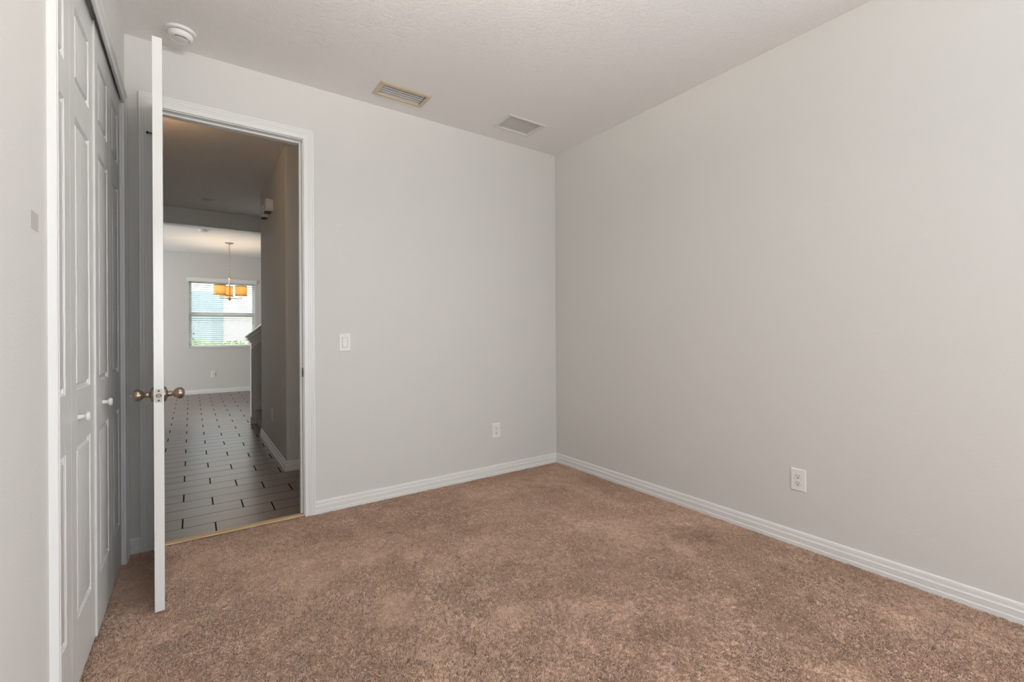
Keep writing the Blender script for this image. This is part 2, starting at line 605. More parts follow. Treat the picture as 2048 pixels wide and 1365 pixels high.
o = plate(MB(), 'x', -6.15, -6.0, 4.0, DY, 0.0, H, [(4.5, 7.3, 0.02, 2.3)]).build('wall_dining_left', M_wall)
struct(o, 'dining room wall with the patio door opening', 'wall')
o = MB().box((-6.15, 4.0, 0), (-3.35, 4.14, H)).build('wall_dining_near', M_wall)
struct(o, 'dining room wall on the hall side', 'wall')

# ------------------------------------------------------------------ baseboards and casings
BASE = [(-0.011, 0.0), (-0.011, 0.0150), (0.0160, 0.0150), (0.0176, 0.0125), (0.0185, 0.0112), (0.030, 0.0118), (0.0455, 0.0132), (0.0472, 0.0132),
        (0.0485, 0.0108), (0.0500, 0.0098), (0.0590, 0.0085), (0.0606, 0.0088), (0.0680, 0.0086), (0.0760, 0.0070), (0.0800, 0.0035), (0.0800, 0.0)]


def baseboard(name, p0, p1, nrm, label, m0=0.0, m1=0.0, s=1.0):
    """p0,p1 on the wall line, nrm points into the room; m0/m1 mitre each end (+1 inside corner, -1 outside)"""
    p0, p1, nrm = Vector((*p0, 0)), Vector((*p1, 0)), Vector((*nrm, 0))
    d = (p1 - p0).normalized()
    rings = [[p0 + nrm * (v * 1.0) + d * (v * m0) + Vector((0, 0, z * s)) for z, v in BASE],
             [p1 + nrm * (v * 1.0) - d * (v * m1) + Vector((0, 0, z * s)) for z, v in BASE]]
    o = MB().sweep(rings).build(name, M_trim, smooth=25)
    return struct(o, label, 'baseboard')


baseboard('baseboard_far', (-2.108, 0), (0, 0), (0, -1), 'white baseboard between the doorway casing and the room corner', 0, 1)
baseboard('baseboard_right', (0, 0), (0, YB), (-1, 0), 'long white baseboard under the plain right wall', 1, 0)
baseboard('baseboard_corner', (XL, 0), (-3.016, 0), (0, -1), 'short white baseboard in the corner behind the open door', 0, 0)
baseboard('baseboard_left', (XL, YB), (XL, CY0 - 0.066), (1, 0), 'white baseboard on the near stretch of closet wall', 0, 0)
baseboard('baseboard_hall', (HX, HY1), (HX, HY0), (-1, 0), 'shadowed baseboard along the hall stair wall', -1, -1, 1.05)
baseboard('baseboard_passage', (HX, HY0), (0.3, HY0), (0, -1), 'wood-toned dim baseboard at the end of the side passage', -1, 0, 1.05)
baseboard('baseboard_dining', (-6.0, DY), (0.3, DY), (0, -1), 'white baseboard under the dining room window', 0, 0)

CAS = [(0, 0), (0, 0.0085), (0.002, 0.0105), (0.006, 0.0110), (0.0075, 0.0095), (0.018, 0.0098), (0.028, 0.0112), (0.0295, 0.0128), (0.037, 0.0132),
       (0.0385, 0.0120), (0.0400, 0.0148), (0.050, 0.0155), (0.0515, 0.0145), (0.0530, 0.0170), (0.0615, 0.0175), (0.0650, 0.0150), (0.0650, 0)]


def casing(name, a0, a1, zt, place, label, zb=-0.011):
    """mitred casing round an opening a0..a1 up to zt; place(a, v, z) -> point"""
    rings = []
    for k in range(4):
        ring = []
        for u, v in CAS:
            a = (a0 - u) if k < 2 else (a1 + u)
            z = zb if k in (0, 3) else zt + u
            ring.append(place(a, v, z))
        rings.append(ring)
    o = MB().sweep(rings).build(name, M_trim, smooth=25)
    return struct(o, label, 'door casing')


casing('trim_1', DX0 - 0.005, DX1 + 0.005, DZ + 0.005, lambda a, v, z: (a, -v, z), 'white moulded casing around the open bedroom doorway')
casing('trim_2', CY0, CY1, 2.418, lambda a, v, z: (XL + v, a, z), 'white moulded casing around the bifold closet doors')

# door jamb with stops
mb = MB()
for (xa, xb) in ((DX0 - JT, DX0), (DX1, DX1 + JT)):
    mb.box((xa, 0.0, -0.0015), (xb, WT, DZ + JT))
mb.box((DX0, 0.0, DZ), (DX1, WT, DZ + JT))
mb.box((DX0, 0.038, 0), (DX0 + 0.012, 0.074, DZ))
mb.box((DX1 - 0.012, 0.038, 0), (DX1, 0.074, DZ))
mb.box((DX0 + 0.012, 0.038, DZ - 0.012), (DX1 - 0.012, 0.074, DZ))
jamb = mb.build('trim_3', M_trim, bevel=0.0012)
struct(jamb, 'white door jamb with stops inside the bedroom doorway', 'door jamb')
# strike plate on the latch-side jamb
mb = MB()
mb.prism([(-0.004, -0.029), (0.030, -0.029), (0.030, 0.029), (-0.004, 0.029), (-0.0075, 0.020), (-0.0085, 0.0), (-0.0075, -0.020)], 'x', DX1 - 0.0022, DX1 - 0.0002)
mb.v = [(x, y, z + 0.945) for x, y, z in mb.v]
mb.box((DX1 - 0.003, 0.008, 0.934), (DX1 - 0.0021, 0.022, 0.958))
o = mb.build('strike_plate', M_bronze, jamb)
# closet jamb, header fascia and track
mb = MB()
mb.box((XL - 0.115, CY0, 0), (XL, CY0 + 0.010, CZ))
mb.box((XL - 0.115, CY1 - 0.010, 0), (XL, CY1, CZ))
mb.box((XL - 0.115, CY0 + 0.010, CZ - 0.010), (XL, CY1 - 0.010, CZ))
o = mb.build('trim_4', M_trim)
struct(o, 'white jamb lining the closet opening', 'door jamb')
tr = tag(MB().box((XL - 0.060, CY0 + 0.012, CZ - 0.028), (XL - 0.016, CY1 - 0.012, CZ - 0.0105)).build('closet_door_track', M_track),
         'grey metal overhead track above the bifold closet doors', 'door track')

# pine strip between carpet and tile
o = MB().box((DX0 + 0.001, -0.004, -0.0019), (DX1 - 0.001, 0.0375, 0.009)).build('threshold_strip', M_thr, bevel=0.002)
tag(o, 'bare pine strip between carpet and tile in the doorway', 'threshold')


# ------------------------------------------------------------------ panelled doors
def panel_face(mb, w, h, t, cols, rows, side, rings):
    """one moulded face of a door leaf in local x (width), y (thickness), z; side -1 = y0 face, +1 = y=t face"""
    xs = sorted({0, w, *[c for p in cols for c in p]})
    zs = sorted({0, h, *[c for p in rows for c in p]})
    y0 = 0 if side < 0 else t

    def Y(d):
        return y0 - side * d
    for i in range(len(xs) - 1):
        for j in range(len(zs) - 1):
            a, b, c, d = xs[i], xs[i + 1], zs[j], zs[j + 1]
            if (a, b) in cols and (c, d) in rows:
                prev = None
                for ins, dep in rings:
                    q = [(a + ins, Y(dep), c + ins), (b - ins, Y(dep), c + ins), (b - ins, Y(dep), d - ins), (a + ins, Y(dep), d - ins)]
                    if prev:
                        for k in range(4):
                            mb.add([prev[k], prev[(k + 1) % 4], q[(k + 1) % 4], q[k]], [(0, 1, 2, 3)])
                    prev = q
                mb.add(prev, [(0, 1, 2, 3)])
            else:
                mb.add([(a, y0, c), (b, y0, c), (b, y0, d), (a, y0, d)], [(0, 1, 2, 3)])
    return mb


def leaf_mesh(w, h, t, cols, rows, rings, T):
    mb = MB(T)
    panel_face(mb, w, h, t, cols, rows, -1, rings)
    panel_face(mb, w, h, t, cols, rows, 1, rings)
    xs = sorted({0, w, *[c for p in cols for c in p]})
    zs = sorted({0, h, *[c for p in rows for c in p]})
    for a, b in zip(xs, xs[1:]):
        for z in (0, h):
            mb.add([(a, 0, z), (b, 0, z), (b, t, z), (a, t, z)], [(0, 1, 2, 3)])
    for a, b in zip(zs, zs[1:]):
        for x in (0, w):
            mb.add([(x, 0, a), (x, 0, b), (x, t, b), (x, t, a)], [(0, 1, 2, 3)])
    return mb


RINGS = [(0, 0), (0.0015, 0.0030), (0.005, 0.0042), (0.0065, 0.0085), (0.0095, 0.0100), (0.0140, 0.0100), (0.0175, 0.0085), (0.0240, 0.0015), (0.0270, 0.0005)]

# bifold closet doors: two pairs of leaves; local x runs along +Y, local y (thickness) runs into the closet (-X)
ZB = 0.014
LEAF_H = 2.437 - ZB
ROWS = [(0.234 - ZB, 0.826 - ZB), (1.011 - ZB, 1.936 - ZB), (2.056 - ZB, 2.310 - ZB)]


def bifold(name, label, y0, x0, y1, x1, ym, knob_leaf, knob_y):
    root = empty(name, (x0, y0, 0))
    tag(root, label, 'closet door', 'bifold closet doors', 'structure')
    f = lambda y: x0 + (x1 - x0) * (y - y0) / (y1 - y0)
    for k, (ya, yb) in enumerate(((y0, ym), (ym, y1))):
        ya2, yb2 = ya + 0.001, yb - 0.0015
        a, b = Vector((f(ya2), ya2, ZB)), Vector((f(yb2), yb2, ZB))
        d = (b - a)
        w = d.length
        ex = d.normalized()
        ey = Vector((-ex.y, ex.x, 0))           # into the closet (-X)
        T = Matrix.Identity(4)
        for i, vec in enumerate((ex, ey, Vector((0, 0, 1)))):
            for j in range(3):
                T[j][i] = vec[j]
        T.translation = a - Vector(root.location)
        st = 0.070
        leaf = leaf_mesh(w, LEAF_H, 0.034, [(st, w - st)], ROWS, RINGS, T).build('leaf', M_closet, root, smooth=20)
        if k == knob_leaf:
            kp = Vector((f(knob_y), knob_y, 0.917)) - Vector(root.location)
            KT = Matrix.Translation(kp - ey * 0.0003) @ (-ey).to_track_quat('Z', 'Y').to_matrix().to_4x4()
            MB().lathe([(0, 0), (0.0085, 0), (0.0088, 0.004), (0.0075, 0.012), (0.0085, 0.017), (0.0145, 0.020), (0.0168, 0.0245), (0.0160, 0.029), (0.0110, 0.0325), (0, 0.0335)],
                       28, KT).build('knob', M_door, leaf, smooth=40)
    return root


bifold('door_2', 'nearer pair of white bifold closet leaves, its knob lower in the picture', -1.583, -3.108, -0.850, -3.0945, -1.222, 1, -1.125)
bifold('door_3', 'farther pair of white bifold closet leaves, ending beside the corner', -0.848, -3.0880, -0.145, -3.0825, -0.480, 0, -0.705)

# bedroom door, open about 88 degrees into the room
PIN = Vector((DX0 - 0.002, -0.018, 0))
ANG = R(-87.9)
door = empty('door_1', PIN, (0, 0, ANG))
struct(door, 'white panelled bedroom door standing open, seen edge-on', 'door')
DW, DH, DT = 0.766, 2.459, 0.035
dz0 = 0.014
T = Matrix.Translation((0.006, 0.006, dz0))
cols = [(0.115, 0.340), (0.422, 0.647)]
rows = [(0.22, 0.80), (0.99, 1.92), (2.04, 2.30)]
leaf = leaf_mesh(DW, DH, DT, cols, rows, RINGS, T).build('leaf', M_door, door, smooth=20, bevel=0.0012)
kx, kz = 0.006 + DW - 0.060, 0.937
KPROF = [(0, 0), (0.0325, 0), (0.0330, 0.002), (0.0300, 0.0075), (0.0200, 0.0105), (0.0125, 0.0145), (0.0112, 0.020), (0.0132, 0.0235), (0.0128, 0.0265),
         (0.0100, 0.0290), (0.0108, 0.0320), (0.0165, 0.0370), (0.0225, 0.0440), (0.0252, 0.0530), (0.0243, 0.0620), (0.0195, 0.0690), (0.0110, 0.0735), (0, 0.0750)]
for s, y in ((-1, 0.006 - 0.0004), (1, 0.006 + DT + 0.0004)):
    KT = Matrix.Translation((kx, y, kz)) @ Vector((0, s, 0)).to_track_quat('Z', 'Y').to_matrix().to_4x4()
    k = MB().lathe(KPROF, 40, KT).build('knob', M_nickel, leaf, smooth=50)
    if s < 0:
        MB().lathe([(0, 0.0745), (0.0035, 0.0745), (0.0035, 0.0785), (0, 0.0790)], 14, KT).build('lock_button', M_nickel2, leaf, smooth=40)
# latch faceplate on the door edge
lx = 0.006 + DW
lp = MB()
ye = 0.006 + DT / 2
pts = []
for (cy, cz, a0) in ((0.0085, 0.0245, 0), (-0.0085, 0.0245, 90), (-0.0085, -0.0245, 180), (0.0085, -0.0245, 270)):
    for i in range(5):
        a = R(a0 + i * 22.5)
        pts.append((ye + cy + 0.004 * math.cos(a), kz + cz + 0.004 * math.sin(a)))
lp.prism(pts, 'x', lx + 0.0003, lx + 0.0018)
lpo = lp.build('latch_plate', M_nickel2, leaf)
lpo['label'] = 'satin metal latch plate'
mb = MB()
mb.lathe([(0, 0), (0.0095, 0), (0.0095, 0.0006), (0, 0.0006)], 20, Matrix.Translation((lx + 0.0019, ye, kz)) @ Vector((1, 0, 0)).to_track_quat('Z', 'Y').to_matrix().to_4x4())
mb.build('latch_hole', M_bronze, lpo)
mb = MB()
mb.prism([(ye - 0.006, 0), (ye + 0.006, 0), (ye + 0.006, 0.003), (ye - 0.006, 0.010)], 'z', kz - 0.008, kz + 0.008)
mb.v = [(lx + 0.0026 + y, x, z) for x, y, z in mb.v]
mb.build('latch_bolt', M_nickel2, lpo)
for dz in (-0.0205, 0.0205):
    MB().lathe([(0, 0), (0.0042, 0), (0.0036, 0.0012), (0, 0.0014)], 14,
               Matrix.Translation((lx + 0.0019, ye, kz + dz)) @ Vector((1, 0, 0)).to_track_quat('Z', 'Y').to_matrix().to_4x4()).build('screw', M_bronze, lpo)
# hinges
for zc in (0.350, 1.610, 2.270):
    mb = MB()
    for i in range(5):
        mb.lathe([(0, -0.0088), (0.0058, -0.0088), (0.0062, -0.007), (0.0062, 0.007), (0.0058, 0.0088), (0, 0.0088)], 14, Matrix.Translation((0, 0, zc - 0.0356 + i * 0.0178)))
    mb.lathe([(0, 0.0445), (0.0045, 0.0445), (0.0055, 0.047), (0.003, 0.050), (0, 0.0505)], 12, Matrix.Translation((0, 0, zc)))
    mb.box((0.0035, 0.004, zc - 0.0445), (0.0056, 0.032, zc + 0.0445))
    mb.build('hinge', M_bronze, leaf, smooth=40)
# brass hinge-pin stop on the top hinge
mb = MB()
d = Matrix.Rotation(-ANG, 3, 'Z') @ Vector((-1, -0.22, 0)).normalized()
p0 = Vector((0, 0, 2.322))
mb.tube(p0 - d * 0.006, p0 + d * 0.024, 0.0035)
mb.tube(p0 + d * 0.024, p0 + d * 0.033, 0.0065)
mb.lathe([(0, -0.006), (0.008, -0.006), (0.008, 0.006), (0, 0.006)], 16, Matrix.Translation(p0))
mb.build('hinge_pin_stop', M_bronze, leaf, smooth=40)


# ------------------------------------------------------------------ wall plates (local: x across, z up, -y towards the viewer)
def bevel_plate(mb, w, h, t, e):
    a, b = w / 2, h / 2
    r1 = [(-a, 0, -b), (a, 0, -b), (a, 0, b), (-a, 0, b)]
    r2 = [(-a, -t * 0.45, -b), (a, -t * 0.45, -b), (a, -t * 0.45, b), (-a, -t * 0.45, b)]
    r3 = [(-a + e, -t, -b + e), (a - e, -t, -b + e), (a - e, -t, b - e), (-a + e, -t, b - e)]
    return mb.sweep([r1, r2, r3])


def screw_at(parent, x, y, z, r=0.0032):
    T = Matrix.Translation((x, y, z)) @ Vector((0, -1, 0)).to_track_quat('Z', 'Y').to_matrix().to_4x4()
    return MB().lathe([(0, 0), (r, 0), (r * 0.85, 0.0009), (0, 0.0012)], 14, T).build('screw', M_ivory, parent)


def outlet(label, loc, rz, w=0.079, h=0.124):
    root = empty('wall_outlet', loc, (0, 0, rz))
    tag(root, label, 'outlet', 'duplex wall outlets')
    t = 0.0062
    bevel_plate(MB(), w, h, t, 0.004).build('cover_plate', M_plastic, root, bevel=0.001)
    for dz in (0.0195, -0.0195):
        pts = []
        for i in range(40):
            a = 2 * math.pi * i / 40
            x, z = 0.0172 * math.cos(a), 0.0172 * math.sin(a)
            pts.append((x, max(-0.0138, min(0.0138, z)) + dz))
        q = MB().prism(pts, 'y', -t - 0.0002, -t - 0.0026).build('receptacle', M_ivory, root, bevel=0.0006)
        s = MB()
        yf = -t - 0.0027
        s.box((-0.0075, yf, dz + 0.0005), (-0.0053, yf - 0.0003, dz + 0.0090))
        s.box((0.0052, yf, dz + 0.0015), (0.0072, yf - 0.0003, dz + 0.0085))
        s.lathe([(0, 0), (0.0032, 0), (0.0032, 0.0003), (0, 0.0003)], 14, Matrix.Translation((0, yf, dz - 0.0072)) @ Vector((0, -1, 0)).to_track_quat('Z', 'Y').to_matrix().to_4x4())
        s.build('slots', M_slot, q)
    screw_at(root, 0, -t - 0.0002, 0)
    return root


outlet('white duplex outlet low on the right wall', (-0.0004, -2.0795, 0.3665), R(-90))
outlet('white duplex outlet near the room corner on the doorway wall', (-0.668, -0.0004, 0.3705), 0)
outlet('small white outlet under the dining room window', (-2.413, DY - 0.0004, 0.384), 0)
outlet('narrow-looking outlet low on the dark hall wall', (HX - 0.0004, 1.985, 0.372), R(-90))

sw = empty('light_switch', (-1.911, -0.0004, 1.1385))
tag(sw, 'white rocker light switch on the wall right of the doorway', 'light switch')
bevel_plate(MB(), 0.079, 0.124, 0.0062, 0.004).build('cover_plate', M_plastic, sw, bevel=0.001)
mb = MB()
mb.prism([(-0.0064, 0.0335), (-0.0090, 0.0335), (-0.0075, 0.0), (-0.0115, -0.0335), (-0.0064, -0.0335)], 'x', -0.0165, 0.0165)
rk = mb.build('rocker', M_plastic, sw, bevel=0.0008)
mb = MB()
for x in (-0.0180, 0.0180):
    mb.box((x - 0.0008, -0.00645, -0.0350), (x + 0.0008, -0.0064, 0.0350))
for z in (-0.0350, 0.0350):
    mb.box((-0.0188, -0.00645, z - 0.0008), (0.0188, -0.0064, z + 0.0008))
mb.build('rocker_gap', mat('grey_gap', (0.30, 0.29, 0.275), 0.8), sw)
for z in (-0.0484, 0.0484):
    screw_at(sw, 0, -0.0064, z)

# ------------------------------------------------------------------ ceiling fixtures
def grille(name, label, rect, fm, lm, dm, n, tilt, blade, margin, hole, cat, depth=0.05):
    x0, x1, y0, y1 = rect
    root = empty(name, ((x0 + x1) / 2, (y0 + y1) / 2, H))
    tag(root, label, cat)
    w, h = x1 - x0, y1 - y0
    a, b = w / 2, h / 2
    i = margin
    mb = MB()
    rings = []
    for (ins, z) in ((0, -0.0006), (0.0, -0.0020), (0.010, -0.0070), (i - 0.004, -0.0070), (i, -0.0050), (i, 0.012), (i - 0.001, 0.012), (i - 0.001, -0.0006)):
        rings.append([(-a + ins, -b + ins, z), (a - ins, -b + ins, z), (a - ins, b - ins, z), (-a + ins, b - ins, z)])
    mb.sweep(rings, closed=True)
    mb.build('frame', fm, root, smooth=20)
    gap = (h - 2 * i) / n
    for k in range(n):
        yc = -b + i + gap * (k + 0.5)
        T = Matrix.Translation((0, yc, 0.002)) @ Matrix.Rotation(tilt, 4, 'X')
        bl = MB(T)
        pts = [(-blade / 2 + blade * q / 6, 0.14 * blade * (1 - (2 * q / 6 - 1) ** 2)) for q in range(7)]
        pts += [(p, q - 0.0012) for p, q in reversed(pts)]
        bl.prism(pts, 'x', -a + i + 0.0015, a - i - 0.0015)
        bl.build('louver', lm, root, smooth=40)
    bx = MB()
    hx, hy = (hole[1] - hole[0]) / 2 - 0.001, (hole[3] - hole[2]) / 2 - 0.001
    bx.add([(-hx, -hy, 0.016), (hx, -hy, 0.016), (hx, hy, 0.016), (-hx, hy, 0.016), (-hx, -hy, depth), (hx, -hy, depth), (hx, hy, depth), (-hx, hy, depth)],
           [(0, 1, 5, 4), (1, 2, 6, 5), (2, 3, 7, 6), (3, 0, 4, 7), (4, 5, 6, 7)])
    bx.build('duct', dm, root)
    return root


grille('air_register', 'yellowed ceiling air register with wide pale louvers, nearer the door', VENT1, M_tarnish, M_louver, M_duct, 5, R(-1), 0.0195, 0.030, v1h, 'air vent', 0.10)
grille('return_grille', 'white ceiling return grille with fine slats, nearer the corner', VENT2, M_vent, M_vent, M_slat_gap, 11, R(-4), 0.0108, 0.028, v2h, 'air vent', 0.03)

sm = empty('smoke_detector', (-2.822, -0.196, H - 0.0004))
tag(sm, 'round white smoke detector on the ceiling above the open door', 'smoke detector')
F = Matrix.Rotation(math.pi, 4, 'X')
MB().lathe([(0, 0), (0.072, 0), (0.0725, 0.004), (0.070, 0.011), (0.066, 0.013), (0.050, 0.013), (0, 0.013)], 56, F).build('mounting_base', M_detect, sm, smooth=40)
MB().lathe([(0, 0.0132), (0.0535, 0.0132), (0.0540, 0.0165), (0, 0.0165)], 56, F).build('shadow_gap', M_slot, sm, smooth=40)
MB().lathe([(0.0, 0.0168), (0.0575, 0.0168), (0.0585, 0.022), (0.0560, 0.034), (0.0480, 0.043), (0.0440, 0.0445), (0.0420, 0.0430), (0.0400, 0.0400), (0.0300, 0.0440), (0.0160, 0.0465), (0, 0.0470)],
           56, F).build('cover', M_detect, sm, smooth=40)
mb = MB()
for i in range(9):
    a = R(-125 + i * 9)
    mb.cbox((0.0385 * math.cos(a), 0.0385 * math.sin(a), -0.0428), (0.0036, 0.0040, 0.0034))
mb.build('vent_slots', M_slot, sm)

# bedroom ceiling lamp, above the top edge of the picture, moved off-centre to even the light
cl = empty('ceiling_light', (-2.32, -2.22, H - 0.0004))
tag(cl, 'lit opal-glass bowl lamp hanging off-centre from the bedroom ceiling', 'ceiling light')
MB().lathe([(0, 0), (0.075, 0), (0.077, 0.012), (0.040, 0.022), (0.022, 0.030), (0.022, 0.130), (0, 0.130)], 48, F).build('base', M_nickel2, cl, smooth=40)
MB().lathe([(0.0, 0.335), (0.030, 0.330), (0.100, 0.312), (0.160, 0.278), (0.190, 0.235), (0.194, 0.236), (0.164, 0.283), (0.102, 0.318), (0.030, 0.337), (0, 0.342)], 48, F).build('glass_bowl', M_globe, cl, smooth=50)
MB().lathe([(0, 0.1305), (0.010, 0.1305), (0.010, 0.345), (0.016, 0.350), (0, 0.365)], 24, F).build('stem', M_nickel2, cl, smooth=40)
for k in range(3):
    a = R(30 + 120 * k)
    MB().lathe([(0, 0.205), (0.018, 0.210), (0.030, 0.230), (0.026, 0.255), (0.014, 0.275), (0, 0.290)], 20, Matrix.Translation((0.085 * math.cos(a), 0.085 * math.sin(a), 0)) @ F).build('bulb', M_room_bulb, cl, smooth=50)

pl2 = empty('added_hall_light', (-3.10, 0.72, H - 0.0004))  # unseen lamp, added to warm and lift the hall ceiling
tag(pl2, 'unseen warm bowl lamp added to brighten the hall, hidden behind the open door', 'ceiling light')
MB().lathe([(0, 0), (0.045, 0), (0.046, 0.010), (0.02, 0.018), (0.008, 0.020), (0.008, 0.262), (0, 0.265)], 32, F).build('base', M_nickel2, pl2, smooth=40)
MB().lathe([(0.0, 0.250), (0.030, 0.246), (0.060, 0.226), (0.074, 0.195), (0.078, 0.196), (0.064, 0.230), (0.032, 0.252), (0, 0.256)], 36, F).build('glass_bowl', M_globe2, pl2, smooth=50)
MB().lathe([(0, 0.180), (0.014, 0.185), (0.022, 0.200), (0.018, 0.222), (0.010, 0.236), (0, 0.242)], 20, Matrix.Translation((0.030, 0, 0)) @ F).build('bulb', M_added_hall_bulb, pl2, smooth=50)

dl = empty('recessed_downlight', (-2.618, 3.425, H - 0.0004))
tag(dl, 'round unlit recessed downlight in the hall ceiling', 'downlight')
MB().lathe([(0.066, 0.0), (0.092, 0.0), (0.093, 0.004), (0.086, 0.008), (0.070, 0.006), (0.066, 0.003)], 48, F).build('trim_ring', M_plastic, dl, smooth=40)
MB().lathe([(0, 0.0012), (0.0655, 0.0012), (0.0655, 0.002), (0.040, 0.0045), (0, 0.005)], 48, F).build('lens', M_track, dl, smooth=40)

o = MB().lathe([(0, 0), (0.060, 0), (0.061, 0.006), (0.056, 0.024), (0.040, 0.034), (0, 0.036)], 40, F).build('ceiling_detector', M_detect, smooth=40)
o.location = (-2.62, 5.42, H - 0.0004)
tag(o, 'small white round detector on the dining room ceiling', 'smoke detector')

# ------------------------------------------------------------------ hall wall boxes
for y, lab in ((1.86, 'pale louvred chime box on the hall wall, nearer of the two'), (2.15, 'pale louvred chime box on the hall wall, half hidden behind the nearer one')):
    ch = empty('door_chime', (HX - 0.0004, y, 2.437))
    tag(ch, lab, 'door chime', 'chime boxes high on the hall wall')
    MB().box((-0.066, 0.0, 0.014), (0, 0.150, 0.112)).build('cover', M_detect, ch, bevel=0.003)
    mb = MB()
    mb.prism([(-0.066, 0.0135), (-0.001, 0.0135), (-0.001, -0.004), (-0.012, -0.008), (-0.074, -0.010)], 'y', 0.002, 0.148)
    gr = mb.build('grille', M_vent, ch, bevel=0.0015)
    for k in range(7):
        MB().box((-0.068, 0.012 + 0.019 * k, -0.0110), (-0.016, 0.019 + 0.019 * k, -0.0102)).build('slot', M_duct, gr)

# ------------------------------------------------------------------ stairs and knee wall
st = empty('staircase', (-2.06, 2.90, 0))
tag(st, 'carpeted stair steps rising behind the hall wall', 'stairs')
RISE, RUN = 0.182, 0.262
for i in range(8):
    x = RUN * i
    mb = MB()
    z0, z1 = RISE * i, RISE * (i + 1)
    prof = [(x, z0), (x, z1 - 0.036), (x - 0.022, z1 - 0.030), (x - 0.028, z1 - 0.015), (x - 0.020, z1 - 0.002), (x - 0.008, z1), (x + RUN, z1), (x + RUN, z0)]
    mb.prism(prof, 'y', 0.004, 0.835)
    mb.build('step', M_stair, st, smooth=40)
SL = 0.86
KX, KY0, KY1 = -2.112, 3.745, 3.865
mb = MB()
mb.prism([(KX, 0), (0.3, 0), (0.3, 1.02 + SL * (0.3 - KX)), (KX, 1.02)], 'y', KY0, KY1)
o = mb.build('wall_stair', M_wall)
struct(o, 'low sloped knee wall guarding the stairs', 'knee wall')
n = empty('stair_rail_cap', (KX, KY0, 1.02))
tag(n, 'white sloped rail cap on the stair knee wall', 'rail cap')


def slope(mb, xa, xb, z0, z1, ya, yb):
    mb.prism([(xa, z0 + SL * xa), (xb, z0 + SL * xb), (xb, z1 + SL * xb), (xa, z1 + SL * xa)], 'y', ya, yb)


mb = MB()
slope(mb, -0.075, 2.2, 0.190, 0.215, -0.055, 0.175)
mb.build('cap_board', M_trim, n, bevel=0.004)
mb = MB()
slope(mb, -0.055, 2.2, 0.135, 0.189, -0.035, 0.155)
slope(mb, -0.030, 2.2, 0.085, 0.134, -0.018, 0.138)
mb.build('crown_moulding', M_trim, n, bevel=0.004)
mb = MB()
slope(mb, -0.012, 2.2, 0.0015, 0.084, -0.014, 0.134)
mb.build('apron', M_trim, n)
mb = MB()
slope(mb, 0.0, 2.2, -0.012, 0.001, -0.022, -0.001)
mb.build('bead', M_trim, n, bevel=0.002)
o = MB().box((KX - 0.016, KY0 - 0.012, 0.10), (KX - 0.0005, KY1 + 0.012, 1.004)).build('trim_5', M_trim, bevel=0.003)
struct(o, 'white end board on the foot of the stair knee wall', 'trim')
o = MB().box((KX - 0.030, KY0 - 0.030, 0.0), (KX + 0.015, KY0 - 0.0005, 0.10)).build('trim_6', M_trim, bevel=0.006)
struct(o, 'white plinth block at the foot of the stair knee wall', 'trim')
mb = MB()
mb.prism([(KX + 0.016, 0.0), (0.3, 0.0), (0.3, 0.30 + 0.7 * (0.3 - KX)), (KX + 0.016, 0.25), ], 'y', KY0 - 0.012, KY0 - 0.001)
o = mb.build('trim_7', M_trim)
struct(o, 'sloped skirt board against the knee wall beside the stair steps', 'trim')

# ------------------------------------------------------------------ dining window
win = empty('window_1', ((WX0 + WX1) / 2, DY + 0.10, WZ0))
struct(win, 'dining room window behind open white blinds', 'window')
ww, wh = WX1 - WX0, WZ1 - WZ0
mb = MB()
plate(mb, 'y', -0.02, 0.05, -ww / 2 + 0.0005, ww / 2 - 0.0005, 0.0005, wh - 0.0005, [(-ww / 2 + 0.045, ww / 2 - 0.045, 0.045, wh / 2 - 0.045), (-ww / 2 + 0.045, ww / 2 - 0.045, wh / 2 + 0.045, wh - 0.045)])
mb.build('sash_frame', M_trim, win)
mb = MB()
mb.box((-ww / 2 + 0.044, 0.012, 0.044), (ww / 2 - 0.044, 0.016, wh - 0.044))
mb.build('pane', M_glass, win)
MB().box((-ww / 2 - 0.004, -0.112, -0.012), (ww / 2 + 0.004, -0.1005, -0.002)).build('window_sill', M_trim, win, bevel=0.004)

bl = empty('window_blind', ((WX0 + WX1) / 2, DY + 0.035, WZ0))
tag(bl, 'white horizontal blinds hanging open in the dining room window', 'blinds')
bw = ww - 0.012
MB().box((-ww / 2 - 0.035, -0.060, wh - 0.030), (ww / 2 + 0.035, -0.0365, wh + 0.055)).build('valance', M_blind, bl, bevel=0.004)
mb = MB()
NS = 31
for i in range(NS):
    z = 0.045 + i * (wh - 0.10) / (NS - 1)
    T = Matrix.Translation((0, 0, z)) @ Matrix.Rotation(R(17), 4, 'X')
    s = MB(T)
    pts = [(-0.025 + 0.05 * q / 6, 0.003 * (1 - (2 * q / 6 - 1) ** 2)) for q in range(7)]
    pts += [(p, q - 0.0028) for p, q in reversed(pts)]
    s.prism(pts, 'x', -bw / 2, bw / 2)
    mb.add(s.v, s.f)
so = mb.build('slats', M_blind, bl, smooth=40)
MB().box((-bw / 2, -0.026, 0.006), (bw / 2, 0.026, 0.026)).build('bottom_rail', M_blind, bl, bevel=0.004)
mb = MB()
for x in (-0.42, 0.0, 0.42):
    for y in (-0.0275, 0.0275):
        mb.tube((x, y, 0.015), (x, y, wh - 0.03), 0.0013, 6)
mb.build('ladder_cords', M_cord, bl)
mb = MB()
for x, zt in ((-0.503, 0.30), (-0.512, 0.19)):
    mb.tube((x, -0.031, zt), (x, -0.031, wh - 0.03), 0.0012, 6)
pc = mb.build('pull_cords', M_cord, bl)
